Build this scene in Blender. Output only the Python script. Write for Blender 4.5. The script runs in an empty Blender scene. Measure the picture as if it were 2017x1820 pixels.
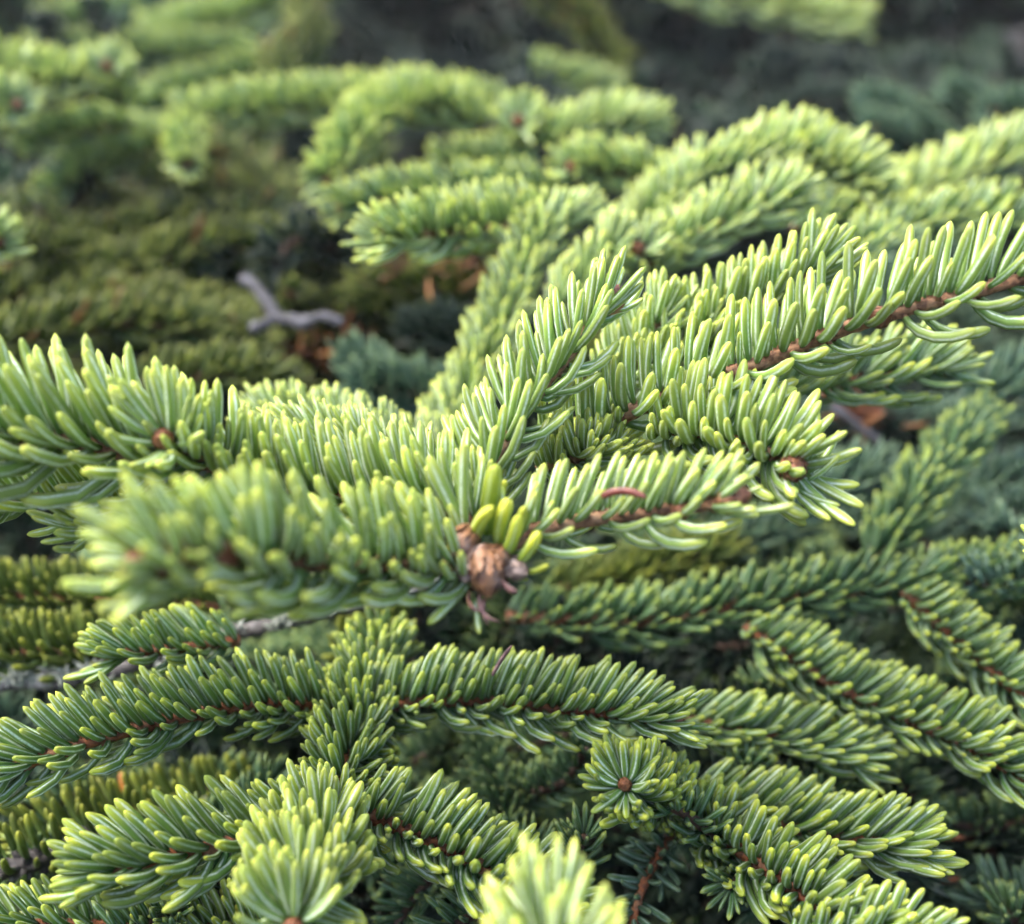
import bpy, math, random
import numpy as np
from mathutils import Vector, Matrix

# ------------------------------------------------------------------ camera, sky, sun, exposure
sc = bpy.context.scene
PITCH = math.radians(27.0)
CAM = Vector((0.0, 0.0, 0.95))
FPX = 2163.0                      # focal length in pixels of a 2017 px wide picture
cam_d = bpy.data.cameras.new('camera')
cam = bpy.data.objects.new('camera', cam_d)
sc.collection.objects.link(cam)
cam.location = CAM
cam.rotation_euler = (math.pi / 2 - PITCH, 0, 0)
cam_d.sensor_fit = 'HORIZONTAL'; cam_d.sensor_width = 36.0
cam_d.lens = 36.0 * FPX / 2017.0
cam_d.clip_start = 0.005; cam_d.clip_end = 2000.0
cam_d.dof.use_dof = True
cam_d.dof.focus_distance = 0.247
cam_d.dof.aperture_fstop = 6.6
sc.camera = cam

SUN_AZ, SUN_EL = math.radians(-85), math.radians(60)
w = bpy.data.worlds.new('World'); sc.world = w; w.use_nodes = True
nt = w.node_tree; nt.nodes.clear()
sky = nt.nodes.new('ShaderNodeTexSky'); sky.sky_type = 'NISHITA'; sky.sun_disc = False
sky.sun_elevation = SUN_EL; sky.sun_rotation = SUN_AZ
sky.air_density = 1.0; sky.dust_density = 5.0; sky.ozone_density = 1.0
bg = nt.nodes.new('ShaderNodeBackground'); bg.inputs[1].default_value = 0.15
wo = nt.nodes.new('ShaderNodeOutputWorld')
nt.links.new(sky.outputs[0], bg.inputs[0]); nt.links.new(bg.outputs[0], wo.inputs[0])
sd = bpy.data.lights.new('sun', 'SUN'); sd.energy = 1.35; sd.angle = math.radians(45); sd.color = (1.0, 0.97, 0.92)
sun = bpy.data.objects.new('sun', sd); sc.collection.objects.link(sun)
sdir = Vector((math.sin(SUN_AZ) * math.cos(SUN_EL), math.cos(SUN_AZ) * math.cos(SUN_EL), math.sin(SUN_EL)))
sun.rotation_euler = sdir.to_track_quat('Z', 'Y').to_euler(); sun.location = (0, 0, 3)
vs = sc.view_settings; vs.view_transform = 'Standard'; vs.look = 'None'; vs.gamma = 1.0
vs.use_curve_mapping = False; vs.exposure = 2.02
sc.cycles.use_denoising = True
sc.cycles.use_adaptive_sampling = True; sc.cycles.adaptive_threshold = 0.03; sc.cycles.adaptive_min_samples = 16
sc.cycles.max_bounces = 4; sc.cycles.diffuse_bounces = 3; sc.cycles.glossy_bounces = 1; sc.cycles.transmission_bounces = 2
sc.cycles.caustics_reflective = False; sc.cycles.caustics_refractive = False

# ------------------------------------------------------------------ helpers
rng = random.Random(7)
C = sc.collection
FWD = Vector((0, math.cos(PITCH), -math.sin(PITCH)))
RGT = Vector((1, 0, 0))
UPV = Vector((0, math.sin(PITCH), math.cos(PITCH)))
ZUP = Vector((0, 0, 1))
def P(x, y, d):
    return CAM + RGT * ((x - 1008.5) / FPX * d) + UPV * (-(y - 910.0) / FPX * d) + FWD * d
def lerp(a, b, t): return a + (b - a) * t
def sstep(a, b, x):
    t = min(1.0, max(0.0, (x - a) / (b - a))); return t * t * (3 - 2 * t)

# ------------------------------------------------------------------ materials
def mat(name):
    m = bpy.data.materials.new(name); m.use_nodes = True
    t = m.node_tree; t.nodes.clear()
    return m, t, t.nodes, t.links
def N(nodes, kind, **kw):
    n = nodes.new('ShaderNode' + kind)
    for k, v in kw.items(): setattr(n, k, v)
    return n
def mathn(t, op, a, b=None, clamp=False):
    n = t.nodes.new('ShaderNodeMath'); n.operation = op; n.use_clamp = clamp
    for i, v in enumerate((a, b)):
        if v is None: continue
        if hasattr(v, 'is_linked'): t.links.new(v, n.inputs[i])
        else: n.inputs[i].default_value = v
    return n.outputs[0]
def mixc(t, f, a, b):
    n = t.nodes.new('ShaderNodeMix'); n.data_type = 'RGBA'
    for sck, v in ((n.inputs['Factor'], f), (n.inputs[6], a), (n.inputs[7], b)):
        if hasattr(v, 'is_linked'): t.links.new(v, sck)
        elif isinstance(v, tuple): sck.default_value = (*v, 1)
        else: sck.default_value = v
    return n.outputs[2]
def mapr(t, v, a, b, c=0.0, d=1.0, smooth=True):
    n = t.nodes.new('ShaderNodeMapRange'); n.interpolation_type = 'SMOOTHSTEP' if smooth else 'LINEAR'
    t.links.new(v, n.inputs[0])
    for i, x in enumerate((a, b, c, d)): n.inputs[1 + i].default_value = x
    return n.outputs[0]

def needle_mat(name, base, mid, tip, wax, waxk, dead=0.0, deadc=(0.42, 0.17, 0.03), tip0=0.62, var=0.36):
    m, t, n, l = mat(name)
    uv = N(n, 'UVMap', uv_map='UVMap'); sep = N(n, 'SeparateXYZ'); l.new(uv.outputs[0], sep.inputs[0])
    u, v = sep.outputs[0], sep.outputs[1]
    oi = N(n, 'ObjectInfo'); at = N(n, 'Attribute', attribute_name='rnd')
    r = mathn(t, 'FRACT', mathn(t, 'ADD', oi.outputs['Random'], at.outputs['Fac']))
    r2 = mathn(t, 'FRACT', mathn(t, 'MULTIPLY', r, 17.31))
    r3 = mathn(t, 'FRACT', mathn(t, 'MULTIPLY', r, 53.77))
    # length gradient: darker base, body, yellow tip
    c = mixc(t, mapr(t, v, 0.0, 0.45), base, mid)
    tv = mathn(t, 'ADD', v, mathn(t, 'MULTIPLY', mathn(t, 'SUBTRACT', r2, 0.5), 0.25))
    c = mixc(t, mathn(t, 'MULTIPLY', mapr(t, tv, tip0, 1.0), mathn(t, 'ADD', mathn(t, 'MULTIPLY', r3, 0.6), 0.38)), c, tip)
    # the yellowish keel edges between the wax bands
    cs = mathn(t, 'COSINE', mathn(t, 'MULTIPLY', mathn(t, 'SUBTRACT', u, 0.125), 8 * math.pi))
    noi = N(n, 'TexNoise'); noi.inputs['Scale'].default_value = 2.2; noi.inputs['Detail'].default_value = 3
    cmb = N(n, 'CombineXYZ'); l.new(mathn(t, 'MULTIPLY', u, 6.0), cmb.inputs[0])
    l.new(mathn(t, 'MULTIPLY', v, 9.0), cmb.inputs[1]); l.new(mathn(t, 'MULTIPLY', r, 91.0), cmb.inputs[2])
    l.new(cmb.outputs[0], noi.inputs['Vector'])
    band = mapr(t, cs, -0.1, 0.8, 0.0, 0.24)
    band = mathn(t, 'ADD', band, mapr(t, cs, 0.55, 0.92, 0.0, 0.70))
    wk = mathn(t, 'MULTIPLY', band, mapr(t, noi.outputs[0], 0.3, 0.6, 0.5, 1.0))
    wk = mathn(t, 'MULTIPLY', wk, mathn(t, 'MULTIPLY', mapr(t, v, 0.03, 0.16), mapr(t, v, 0.99, 0.80)))
    wk = mathn(t, 'MULTIPLY', wk, mathn(t, 'MULTIPLY', mathn(t, 'ADD', mathn(t, 'MULTIPLY', r3, 0.5), 0.75), waxk))
    c = mixc(t, wk, c, wax)
    hsv = N(n, 'HueSaturation')
    l.new(mathn(t, 'ADD', 0.488, mathn(t, 'MULTIPLY', r2, 0.024)), hsv.inputs['Hue'])
    l.new(mathn(t, 'ADD', 1.0 - var / 2, mathn(t, 'MULTIPLY', r3, var)), hsv.inputs['Value'])
    l.new(c, hsv.inputs['Color']); c = hsv.outputs[0]
    if dead > 0:
        isd = mathn(t, 'GREATER_THAN', r, 1.0 - dead)
        c = mixc(t, isd, c, deadc)
    bs = N(n, 'BsdfPrincipled'); l.new(c, bs.inputs['Base Color'])
    bs.inputs['Roughness'].default_value = 0.46; bs.inputs['Specular IOR Level'].default_value = 0.36
    bmp = N(n, 'Bump'); bmp.inputs['Strength'].default_value = 0.25; bmp.inputs['Distance'].default_value = 0.0002
    l.new(mathn(t, 'MULTIPLY', cs, -1.0), bmp.inputs['Height']); l.new(bmp.outputs[0], bs.inputs['Normal'])
    tr = N(n, 'BsdfTranslucent'); hs2 = N(n, 'HueSaturation'); hs2.inputs['Saturation'].default_value = 1.15
    hs2.inputs['Value'].default_value = 1.25; l.new(c, hs2.inputs['Color']); l.new(hs2.outputs[0], tr.inputs[0])
    mx = N(n, 'MixShader'); mx.inputs[0].default_value = 0.24
    l.new(bs.outputs[0], mx.inputs[1]); l.new(tr.outputs[0], mx.inputs[2])
    o = N(n, 'OutputMaterial'); l.new(mx.outputs[0], o.inputs[0])
    return m

NM = {
    'fresh': needle_mat('needle_fresh', (0.125, 0.235, 0.058), (0.235, 0.35, 0.080), (0.52, 0.56, 0.09), (0.70, 0.80, 0.68), 0.92, tip0=0.55),
    'mature': needle_mat('needle_mature', (0.06, 0.15, 0.042), (0.13, 0.23, 0.046), (0.43, 0.47, 0.05), (0.62, 0.74, 0.66), 0.75, tip0=0.60),
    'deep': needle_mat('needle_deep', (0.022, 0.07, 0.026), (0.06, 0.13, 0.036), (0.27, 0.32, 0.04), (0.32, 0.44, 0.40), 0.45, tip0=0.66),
    'old': needle_mat('needle_old', (0.035, 0.08, 0.018), (0.09, 0.135, 0.022), (0.26, 0.27, 0.03), (0.26, 0.34, 0.2), 0.18, dead=0.008, deadc=(0.30, 0.12, 0.02)),
    'moss': needle_mat('needle_moss', (0.022, 0.05, 0.013), (0.065, 0.10, 0.018), (0.20, 0.21, 0.026), (0.16, 0.2, 0.12), 0.15, dead=0.02, deadc=(0.16, 0.07, 0.015), var=0.6),
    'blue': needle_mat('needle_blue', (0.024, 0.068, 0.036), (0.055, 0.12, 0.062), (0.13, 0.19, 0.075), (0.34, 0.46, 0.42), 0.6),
    'dark': needle_mat('needle_deep_shade_tint', (0.005, 0.014, 0.009), (0.011, 0.027, 0.016), (0.025, 0.04, 0.018), (0.05, 0.075, 0.07), 0.25, dead=0.002, deadc=(0.12, 0.05, 0.015)),  # inner needles: darkness of the gaps put into the colour
    'shade': needle_mat('needle_shade_tint', (0.008, 0.027, 0.014), (0.020, 0.05, 0.025), (0.06, 0.085, 0.026), (0.10, 0.145, 0.13), 0.45, dead=0.002, deadc=(0.12, 0.05, 0.015)),  # milder inner needles, shade of the bush mixed into the colour
    'lime': needle_mat('needle_lime', (0.15, 0.26, 0.03), (0.29, 0.38, 0.04), (0.56, 0.55, 0.05), (0.62, 0.72, 0.35), 0.6, tip0=.42),
}
def bark_mat(name, c1, c2, c3, scale=900.0, bump=0.5, rough=0.8):
    m, t, n, l = mat(name)
    tc = N(n, 'TexCoord'); a = N(n, 'TexNoise'); a.inputs['Scale'].default_value = scale; a.inputs['Detail'].default_value = 5
    b = N(n, 'TexNoise'); b.inputs['Scale'].default_value = scale * 0.28; b.inputs['Detail'].default_value = 3
    l.new(tc.outputs['Object'], a.inputs['Vector']); l.new(tc.outputs['Object'], b.inputs['Vector'])
    c = mixc(t, mapr(t, a.outputs[0], 0.35, 0.62), c1, c2)
    c = mixc(t, mapr(t, b.outputs[0], 0.5, 0.68), c, c3)
    bs = N(n, 'BsdfPrincipled'); bs.inputs['Roughness'].default_value = rough; l.new(c, bs.inputs['Base Color'])
    bp = N(n, 'Bump'); bp.inputs['Strength'].default_value = bump; bp.inputs['Distance'].default_value = 0.0006
    l.new(a.outputs[0], bp.inputs['Height']); l.new(bp.outputs[0], bs.inputs['Normal'])
    o = N(n, 'OutputMaterial'); l.new(bs.outputs[0], o.inputs[0])
    return m
M_TWIG = bark_mat('twig_bark', (0.09, 0.038, 0.018), (0.23, 0.115, 0.055), (0.30, 0.18, 0.10))
M_TWIGD = bark_mat('twig_bark_rusty', (0.07, 0.02, 0.007), (0.20, 0.062, 0.016), (0.20, 0.10, 0.05))
M_TWIGS = bark_mat('twig_bark_shade_tint', (0.02, 0.010, 0.006), (0.06, 0.026, 0.012), (0.07, 0.045, 0.03))  # filler twig bark, darkened in colour to stand for shade
M_BUD = bark_mat('bud_scales', (0.11, 0.035, 0.016), (0.24, 0.095, 0.042), (0.30, 0.16, 0.085), scale=6, rough=0.6)
M_BUDG = bark_mat('bud_scales_resin', (0.08, 0.034, 0.02), (0.24, 0.115, 0.05), (0.36, 0.30, 0.28), scale=4.5, rough=0.5)
M_SCALE = bark_mat('dry_scale', (0.09, 0.04, 0.04), (0.22, 0.12, 0.11), (0.40, 0.13, 0.05), scale=420, rough=0.45)
M_GREYBUD = bark_mat('bud_scales_grey', (0.13, 0.08, 0.06), (0.30, 0.22, 0.18), (0.36, 0.3, 0.27), scale=6, rough=0.6)
M_DEAD = bark_mat('dead_wood', (0.02, 0.02, 0.024), (0.05, 0.05, 0.058), (0.085, 0.085, 0.10), scale=500)
M_DEADB = bark_mat('dead_wood_dark', (0.025, 0.022, 0.022), (0.075, 0.068, 0.065), (0.19, 0.185, 0.18), scale=500)
M_LICH = bark_mat('lichen', (0.14, 0.16, 0.13), (0.28, 0.31, 0.26), (0.34, 0.36, 0.32), scale=700, rough=0.95)
M_BROWN = bark_mat('dry_needle', (0.06, 0.014, 0.010), (0.17, 0.045, 0.03), (0.22, 0.08, 0.06), scale=400, rough=0.35, bump=0.2)
M_RUST = bark_mat('rust_needle', (0.12, 0.03, 0.010), (0.26, 0.085, 0.02), (0.30, 0.14, 0.04), scale=60, rough=0.6, bump=0.1)
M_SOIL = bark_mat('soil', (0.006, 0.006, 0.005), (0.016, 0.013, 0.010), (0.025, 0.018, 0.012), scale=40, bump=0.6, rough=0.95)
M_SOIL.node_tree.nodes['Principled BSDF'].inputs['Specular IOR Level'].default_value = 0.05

# ------------------------------------------------------------------ mesh building
def new_mesh(name, V, faces_start, faces_total, loops, uv=None, rnd=None, mats=(), fmat=None):
    me = bpy.data.meshes.new(name)
    me.vertices.add(len(V)); me.vertices.foreach_set('co', np.asarray(V, np.float32).ravel())
    me.loops.add(len(loops)); me.loops.foreach_set('vertex_index', np.asarray(loops, np.int32))
    me.polygons.add(len(faces_start))
    me.polygons.foreach_set('loop_start', np.asarray(faces_start, np.int32))
    me.polygons.foreach_set('loop_total', np.asarray(faces_total, np.int32))
    if uv is not None:
        ul = me.uv_layers.new(name='UVMap'); ul.data.foreach_set('uv', np.asarray(uv, np.float32).ravel())
    if rnd is not None:
        at = me.attributes.new('rnd', 'FLOAT', 'POINT'); at.data.foreach_set('value', np.asarray(rnd, np.float32))
    for m in mats: me.materials.append(m)
    if fmat is not None: me.polygons.foreach_set('material_index', np.asarray(fmat, np.int32))
    me.polygons.foreach_set('use_smooth', np.ones(len(faces_start), bool))
    me.update(calc_edges=True); me.validate()
    return me

class Geo:
    """collects tubes and patches, builds one mesh"""
    def __init__(s): s.V = []; s.F = []; s.U = []
    def tube(s, pts, rad, sides=8, ry=1.0, cap0=True, cap1=True, jit=0.0, r=None):
        n = len(pts); b = len(s.V)
        T = [(pts[min(i + 1, n - 1)] - pts[max(i - 1, 0)]).normalized() for i in range(n)]
        ref = ZUP if abs(T[0].z) < 0.9 else Vector((0, 1, 0))
        X = (ref - T[0] * ref.dot(T[0])).normalized()
        for i in range(n):
            X = (X - T[i] * X.dot(T[i])).normalized(); Y = T[i].cross(X)
            for k in range(sides):
                a = 2 * math.pi * k / sides
                rr = rad[i] * (1 + (r.uniform(-jit, jit) if r else 0))
                s.V.append(pts[i] + (X * math.cos(a) + Y * math.sin(a) * ry) * rr)
        for i in range(n - 1):
            for k in range(sides):
                k2 = (k + 1) % sides
                s.F.append((b + i * sides + k, b + i * sides + k2, b + (i + 1) * sides + k2, b + (i + 1) * sides + k))
                s.U.append(((k / sides, i / (n - 1)), ((k + 1) / sides, i / (n - 1)), ((k + 1) / sides, (i + 1) / (n - 1)), (k / sides, (i + 1) / (n - 1))))
        for on, i, sg in ((cap0, 0, -1), (cap1, n - 1, 1)):
            if not on: continue
            c = len(s.V); s.V.append(pts[i] + T[i] * rad[i] * 0.45 * sg)
            for k in range(sides):
                k2 = (k + 1) % sides; q = b + i * sides
                s.F.append((q + k, q + k2, c) if sg > 0 else (q + k2, q + k, c)); s.U.append(((k / sides, i / (n - 1)),) * 3)
    def mesh(s, name, material, off=Vector((0, 0, 0))):
        V = np.array([tuple(v - off) for v in s.V], np.float32)
        tot = [len(f) for f in s.F]; st = np.concatenate([[0], np.cumsum(tot)[:-1]])
        return new_mesh(name, V, st, tot, [i for f in s.F for i in f], [u for f in s.U for u in f], None, (material,))

# needle template: starts at the origin along +Z and bends towards +X; unit length
def needle_template(beta, sides, rows, halfw, seed, sharp=1.0):
    r = random.Random(seed)
    side = r.uniform(-0.12, 0.12)
    tt = [0, .10, .25, .45, .66, .81, .91, .97] if rows >= 8 else ([0, .15, .45, .75, .93] if rows >= 5 else [0, .3, .8])
    prof = lambda t: (0.62 + 0.38 * sstep(0, .22, t)) * (1 - 0.08 * t) * max(0.0, 1 - (max(0, t - 0.78) / 0.222) ** 2.2) ** 0.62 * sharp
    fine = 60; pos = [Vector((0, 0, 0))]; dirs = []
    for i in range(fine):
        s = (i + .5) / fine
        a = beta * (1 - (1 - s) ** 1.8)
        d = Vector((math.sin(a), side * math.sin(s * 2.2), math.cos(a))).normalized()
        dirs.append(d); pos.append(pos[-1] + d / fine)
    V = []; F = []; U = []
    for j, t in enumerate(tt):
        k = min(fine - 1, int(t * fine)); f = t * fine - int(t * fine)
        p = pos[int(t * fine)].lerp(pos[min(fine, int(t * fine) + 1)], f); T = dirs[k]
        Y = Vector((0, 1, 0)); Y = (Y - T * Y.dot(T)).normalized(); X = Y.cross(T)
        w = prof(t) * halfw
        for q in range(sides):
            a = 2 * math.pi * (q + .0) / sides
            rr = w * (1.0 - 0.10 * abs(math.sin(2 * a)))
            V.append(p + X * (math.cos(a) * rr * 0.88) + Y * (math.sin(a) * rr))
    for j in range(len(tt) - 1):
        for q in range(sides):
            q2 = (q + 1) % sides
            F.append((j * sides + q, j * sides + q2, (j + 1) * sides + q2, (j + 1) * sides + q))
            U.append(((q / sides, tt[j]), ((q + 1) / sides, tt[j]), ((q + 1) / sides, tt[j + 1]), (q / sides, tt[j + 1])))
    tipi = len(V); V.append(pos[-1]); j = len(tt) - 1
    for q in range(sides):
        F.append((j * sides + q, j * sides + (q + 1) % sides, tipi))
        U.append(((q / sides, tt[j]), ((q + 1) / sides, tt[j]), ((q + .5) / sides, 1.0)))
    tot = np.array([len(f) for f in F], np.int32); st = np.concatenate([[0], np.cumsum(tot)[:-1]]).astype(np.int32)
    return dict(V=np.array([tuple(v) for v in V], np.float64), loops=np.array([i for f in F for i in f], np.int32),
                st=st, tot=tot, uv=np.array([u for f in U for u in f], np.float32))
BETAS = [0, 12, 26, 42, 60, 82]
HALFW = 0.091
TPL_HI = {(b, v): needle_template(math.radians(b), 8, 8, HALFW * (0.95, 1.06)[v], b * 7 + v) for b in BETAS for v in (0, 1)}
TPL_LO = {(b, 0): needle_template(math.radians(b), 5, 5, HALFW * 1.02, b * 7) for b in BETAS}
TPL_XLO = {(b, 0): needle_template(math.radians(b), 4, 3, HALFW * 1.05, b * 7) for b in BETAS}
NEEDLE_ME = {}
def needle_mesh(age, b, v):
    k = (age, b, v)
    if k not in NEEDLE_ME:
        t = TPL_HI[(b, v)]
        NEEDLE_ME[k] = new_mesh('needle', t['V'], t['st'], t['tot'], t['loops'], t['uv'], None, (NM[age],))
    return NEEDLE_ME[k]
def needle_matrix(base, d0, d1, L, wk=1.0):
    z = d0.normalized(); x = d1 - z * d1.dot(z)
    if x.length < 1e-4: x = z.orthogonal()
    x.normalize(); y = z.cross(x)
    return Matrix(((x.x * L * wk, y.x * L * wk, z.x * L, base.x), (x.y * L * wk, y.y * L * wk, z.y * L, base.y), (x.z * L * wk, y.z * L * wk, z.z * L, base.z), (0, 0, 0, 1)))
def bend_of(d0, d1, r):
    b = math.degrees(d0.angle(d1)) * r.uniform(0.85, 1.1)
    return min(BETAS, key=lambda q: abs(q - b))
def joined_needles(name, lst, material, tpl, origin, r):
    """lst: (matrix, beta) -> one mesh"""
    V = []; lo = []; st = []; tot = []; uv = []; rn = []; vo = 0; loff = 0
    for m, b in lst:
        t = tpl[(b, 0)]; A = np.array(m)
        v = t['V'] @ A[:3, :3].T + A[:3, 3] - np.array(origin)
        V.append(v); lo.append(t['loops'] + vo); st.append(t['st'] + loff); tot.append(t['tot']); uv.append(t['uv'])
        rn.append(np.full(len(v), r.random())); vo += len(v); loff += len(t['loops'])
    return new_mesh(name, np.concatenate(V), np.concatenate(st), np.concatenate(tot), np.concatenate(lo), np.concatenate(uv), np.concatenate(rn), (material,))

def smooth_path(pts, step):
    """Catmull-Rom through the points, resampled evenly"""
    q = [pts[0] * 2 - pts[1]] + pts + [pts[-1] * 2 - pts[-2]]
    out = []
    for i in range(1, len(q) - 2):
        for k in range(24):
            t = k / 24; a, b, c, d = q[i - 1], q[i], q[i + 1], q[i + 2]
            out.append(0.5 * ((2 * b) + (c - a) * t + (2 * a - 5 * b + 4 * c - d) * t * t + (3 * b - a - 3 * c + d) * t ** 3))
    out.append(pts[-1])
    cum = [0]
    for i in range(1, len(out)): cum.append(cum[-1] + (out[i] - out[i - 1]).length)
    tot = cum[-1]; n = max(3, int(tot / step)); res = []; j = 0
    for k in range(n + 1):
        s = tot * k / n
        while j < len(cum) - 2 and cum[j + 1] < s: j += 1
        f = (s - cum[j]) / max(1e-9, cum[j + 1] - cum[j]); res.append(out[j].lerp(out[j + 1], f))
    return res, tot

def grow(path, tot, L, dens, r, upk=0.62, tk=0.45, lean0=22, botdrop=0.58, rk=0.45, fan=1.0, frontdrop=0.0, rad=0.0014, tipfan=True, basecut=0.0, tuft=1.0):
    """needles along a path -> list of (matrix, beta, peg_base, peg_dir)"""
    n = int(tot * 1000 * dens * 1.50); m = len(path) - 1; out = []
    ph0 = r.random() * 6.28
    for i in range(n):
        t = (i + r.uniform(0.2, 0.8)) / n
        if t < basecut: continue
        f = t * m; j = min(m - 1, int(f)); p = path[j].lerp(path[j + 1], f - j); T = (path[j + 1] - path[j]).normalized()
        U = ZUP - T * T.z
        if U.length < 0.3: U = U + (-FWD - T * (-FWD).dot(T)) * 0.6
        U.normalize(); S = T.cross(U)
        ph = ph0 + i * 2.39996 + r.uniform(-0.25, 0.25)
        cs, sn = math.cos(ph), math.sin(ph)
        if (cs < -0.25 and r.random() < botdrop) or r.random() < 0.05: continue
        radial = U * cs + S * sn
        if frontdrop and cs < 0.55 and radial.dot(-FWD) > 0.35 and r.random() < frontdrop: continue
        e = sstep(0.72, 1.0, t)
        lean = math.radians(lerp(lean0, lerp(lean0, 52, fan), e) + r.uniform(-6, 6) + (-2 if cs < -0.2 else 0))
        d0 = (radial * math.cos(lean) + T * math.sin(lean)).normalized()
        low = sstep(0.05, -0.75, cs)
        d1 = (radial * lerp(rk, 0.15, low) + ZUP * lerp(upk, 0.52, low) + T * (lerp(tk, tk + .55, low) + 0.75 * e * fan) + Vector((r.uniform(-1, 1), r.uniform(-1, 1), r.uniform(-1, 1))) * (0.08 if r.random() < .93 else 0.22)).normalized()
        ll = L * (r.uniform(0.82, 1.08) if r.random() < .95 else r.uniform(.55, .8)) * (0.80 + 0.20 * sstep(0, 0.15, t)) * (1 - 0.10 * e) * lerp(1.0, 1.22, low)
        rr = rad * lerp(1.1, 0.8, t)
        b = p + radial * rr * 0.9 + d0 * L * 0.03
        out.append((needle_matrix(b, d0, d1, ll, r.uniform(0.92, 1.10) * lerp(1, .85, low) * (0.013 / L) ** 0.42), bend_of(d0, d1, r), p + radial * rr * 0.6, d0))
    if tipfan:
        T = (path[-1] - path[-3]).normalized(); U = ZUP - T * T.z
        if U.length < 0.3: U = U + (-FWD - T * (-FWD).dot(T)) * 0.6
        U.normalize(); S = T.cross(U); k = int(12 * tuft)
        for i in range(k):
            ph = 2 * math.pi * (i + r.uniform(-.25, .25)) / max(1, k)
            radial = U * math.cos(ph) + S * math.sin(ph)
            if r.random() < (.30 if radial.dot(U) < -.2 else .06): continue
            lean = math.radians(r.uniform(32, 66) * lerp(.35, 1, fan))
            d0 = radial * math.cos(lean) + T * math.sin(lean); d1 = (radial * lerp(.9, .6, fan) + ZUP * upk * 0.6 + T * lerp(.25, .9, fan)).normalized()
            b = path[-1] - T * r.uniform(0.0005, 0.003) + radial * rad * 0.8
            out.append((needle_matrix(b, d0, d1, L * r.uniform(0.62, 1.0), (0.013 / L) ** 0.35), bend_of(d0, d1, r), b, d0))
    return out

def twig_mesh(path, pegs, rad, material, r, origin, sides=9):
    g = Geo(); n = len(path)
    g.tube(path, [rad * lerp(1.1, 0.75, i / (n - 1)) * r.uniform(0.92, 1.1) for i in range(n)], sides, jit=0.10, r=r)
    for b, d in pegs:       # leaf cushions that carry the needles
        g.tube([b - d * rad * 0.3, b + d * rad * 0.55, b + d * rad * 0.95], [rad * 0.50, rad * 0.40, rad * 0.30], 5, cap0=False)
    return g.mesh('twig', material, origin)

def bud_mesh(material, seed, rings=4, per=6, length=1.0, fat=0.42, flare=0.06, rag=0.0):
    """an egg of overlapping pointed scales, base at the origin, axis +Z"""
    r = random.Random(seed); g = Geo()
    body = []; rad = []
    for i in range(9):
        t = i / 8; body.append(Vector((0, 0, t * length * 0.95))); rad.append(fat * 0.9 * math.sin(math.pi * (0.18 + 0.80 * t)) ** 0.8 + 0.01)
    g.tube(body, rad, 10)
    for k in range(rings):
        t0 = k / rings * 0.82
        for q in range(per):
            a = 2 * math.pi * (q + 0.5 * (k % 2)) / per + r.uniform(-.12, .12)
            lift = r.uniform(0, rag); base = len(g.V); rows = 4; wid = 2 * math.pi / per * 0.72
            for row in range(rows + 1):
                s = row / rows; t = t0 + s * 0.36; rr = fat * max(0.02, math.sin(math.pi * min(0.98, 0.18 + 0.80 * t))) ** 0.8
                ww = wid * (1 - s ** 2.2) * 0.95 + 0.02
                for e in (-1, 0, 1):
                    aa = a + e * ww * 0.5; o = rr * (1.03 + (flare + lift) * s ** 1.5 + (0.05 if e == 0 else 0)) + r.uniform(0, 0.008)
                    g.V.append(Vector((math.cos(aa) * o, math.sin(aa) * o, min(1.04, t) * length)))
            for row in range(rows):
                for e in range(2):
                    i0 = base + row * 3 + e
                    g.F.append((i0, i0 + 1, i0 + 4, i0 + 3)); g.U.append(((0, 0), (1, 0), (1, 1), (0, 1)))
    return g.mesh('bud', material)
BUDS = [bud_mesh(M_BUD, s, rings=5, per=7, rag=0.22) for s in (1, 2, 3)]
BUD_RESIN = bud_mesh(M_BUDG, 9, rings=7, per=8, fat=0.36, flare=0.08, rag=0.45)
BUD_GREY = bud_mesh(M_GREYBUD, 11, rings=4, per=5, fat=0.36, flare=0.10, rag=.25)

# ------------------------------------------------------------------ scene graph helpers
def link(o, parent=None):
    C.objects.link(o); o.parent = parent; return o
def thing(name, label, cat, loc, group=None):
    o = bpy.data.objects.new(name, None); o.empty_display_size = 0.01; link(o); o.location = loc
    o['label'] = label; o['category'] = cat
    if group: o['group'] = group
    return o
def axis_matrix(p, d, s):
    z = d.normalized(); x = z.orthogonal().normalized(); y = z.cross(x)
    return Matrix(((x.x * s, y.x * s, z.x * s, p.x), (x.y * s, y.y * s, z.y * s, p.y), (x.z * s, y.z * s, z.z * s, p.z), (0, 0, 0, 1)))
def add_bud(parent, origin, p, d, size, me=None, name='bud'):
    o = bpy.data.objects.new(name, me or rng.choice(BUDS)); link(o, parent)
    o.matrix_basis = Matrix.Translation(-origin) @ axis_matrix(p, d, size); return o

GROUP = 'spruce branches in light'
def tw(pts, L=13, dens=1.75, age='fresh', det=True, bud=3.8, rad=1.45, side=(), lo=False, bark=None, **kw):
    return dict(pts=pts, L=L, dens=dens, age=age, det=det, bud=bud, rad=rad, side=side, lo=lo, bark=bark, kw=kw)

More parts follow.
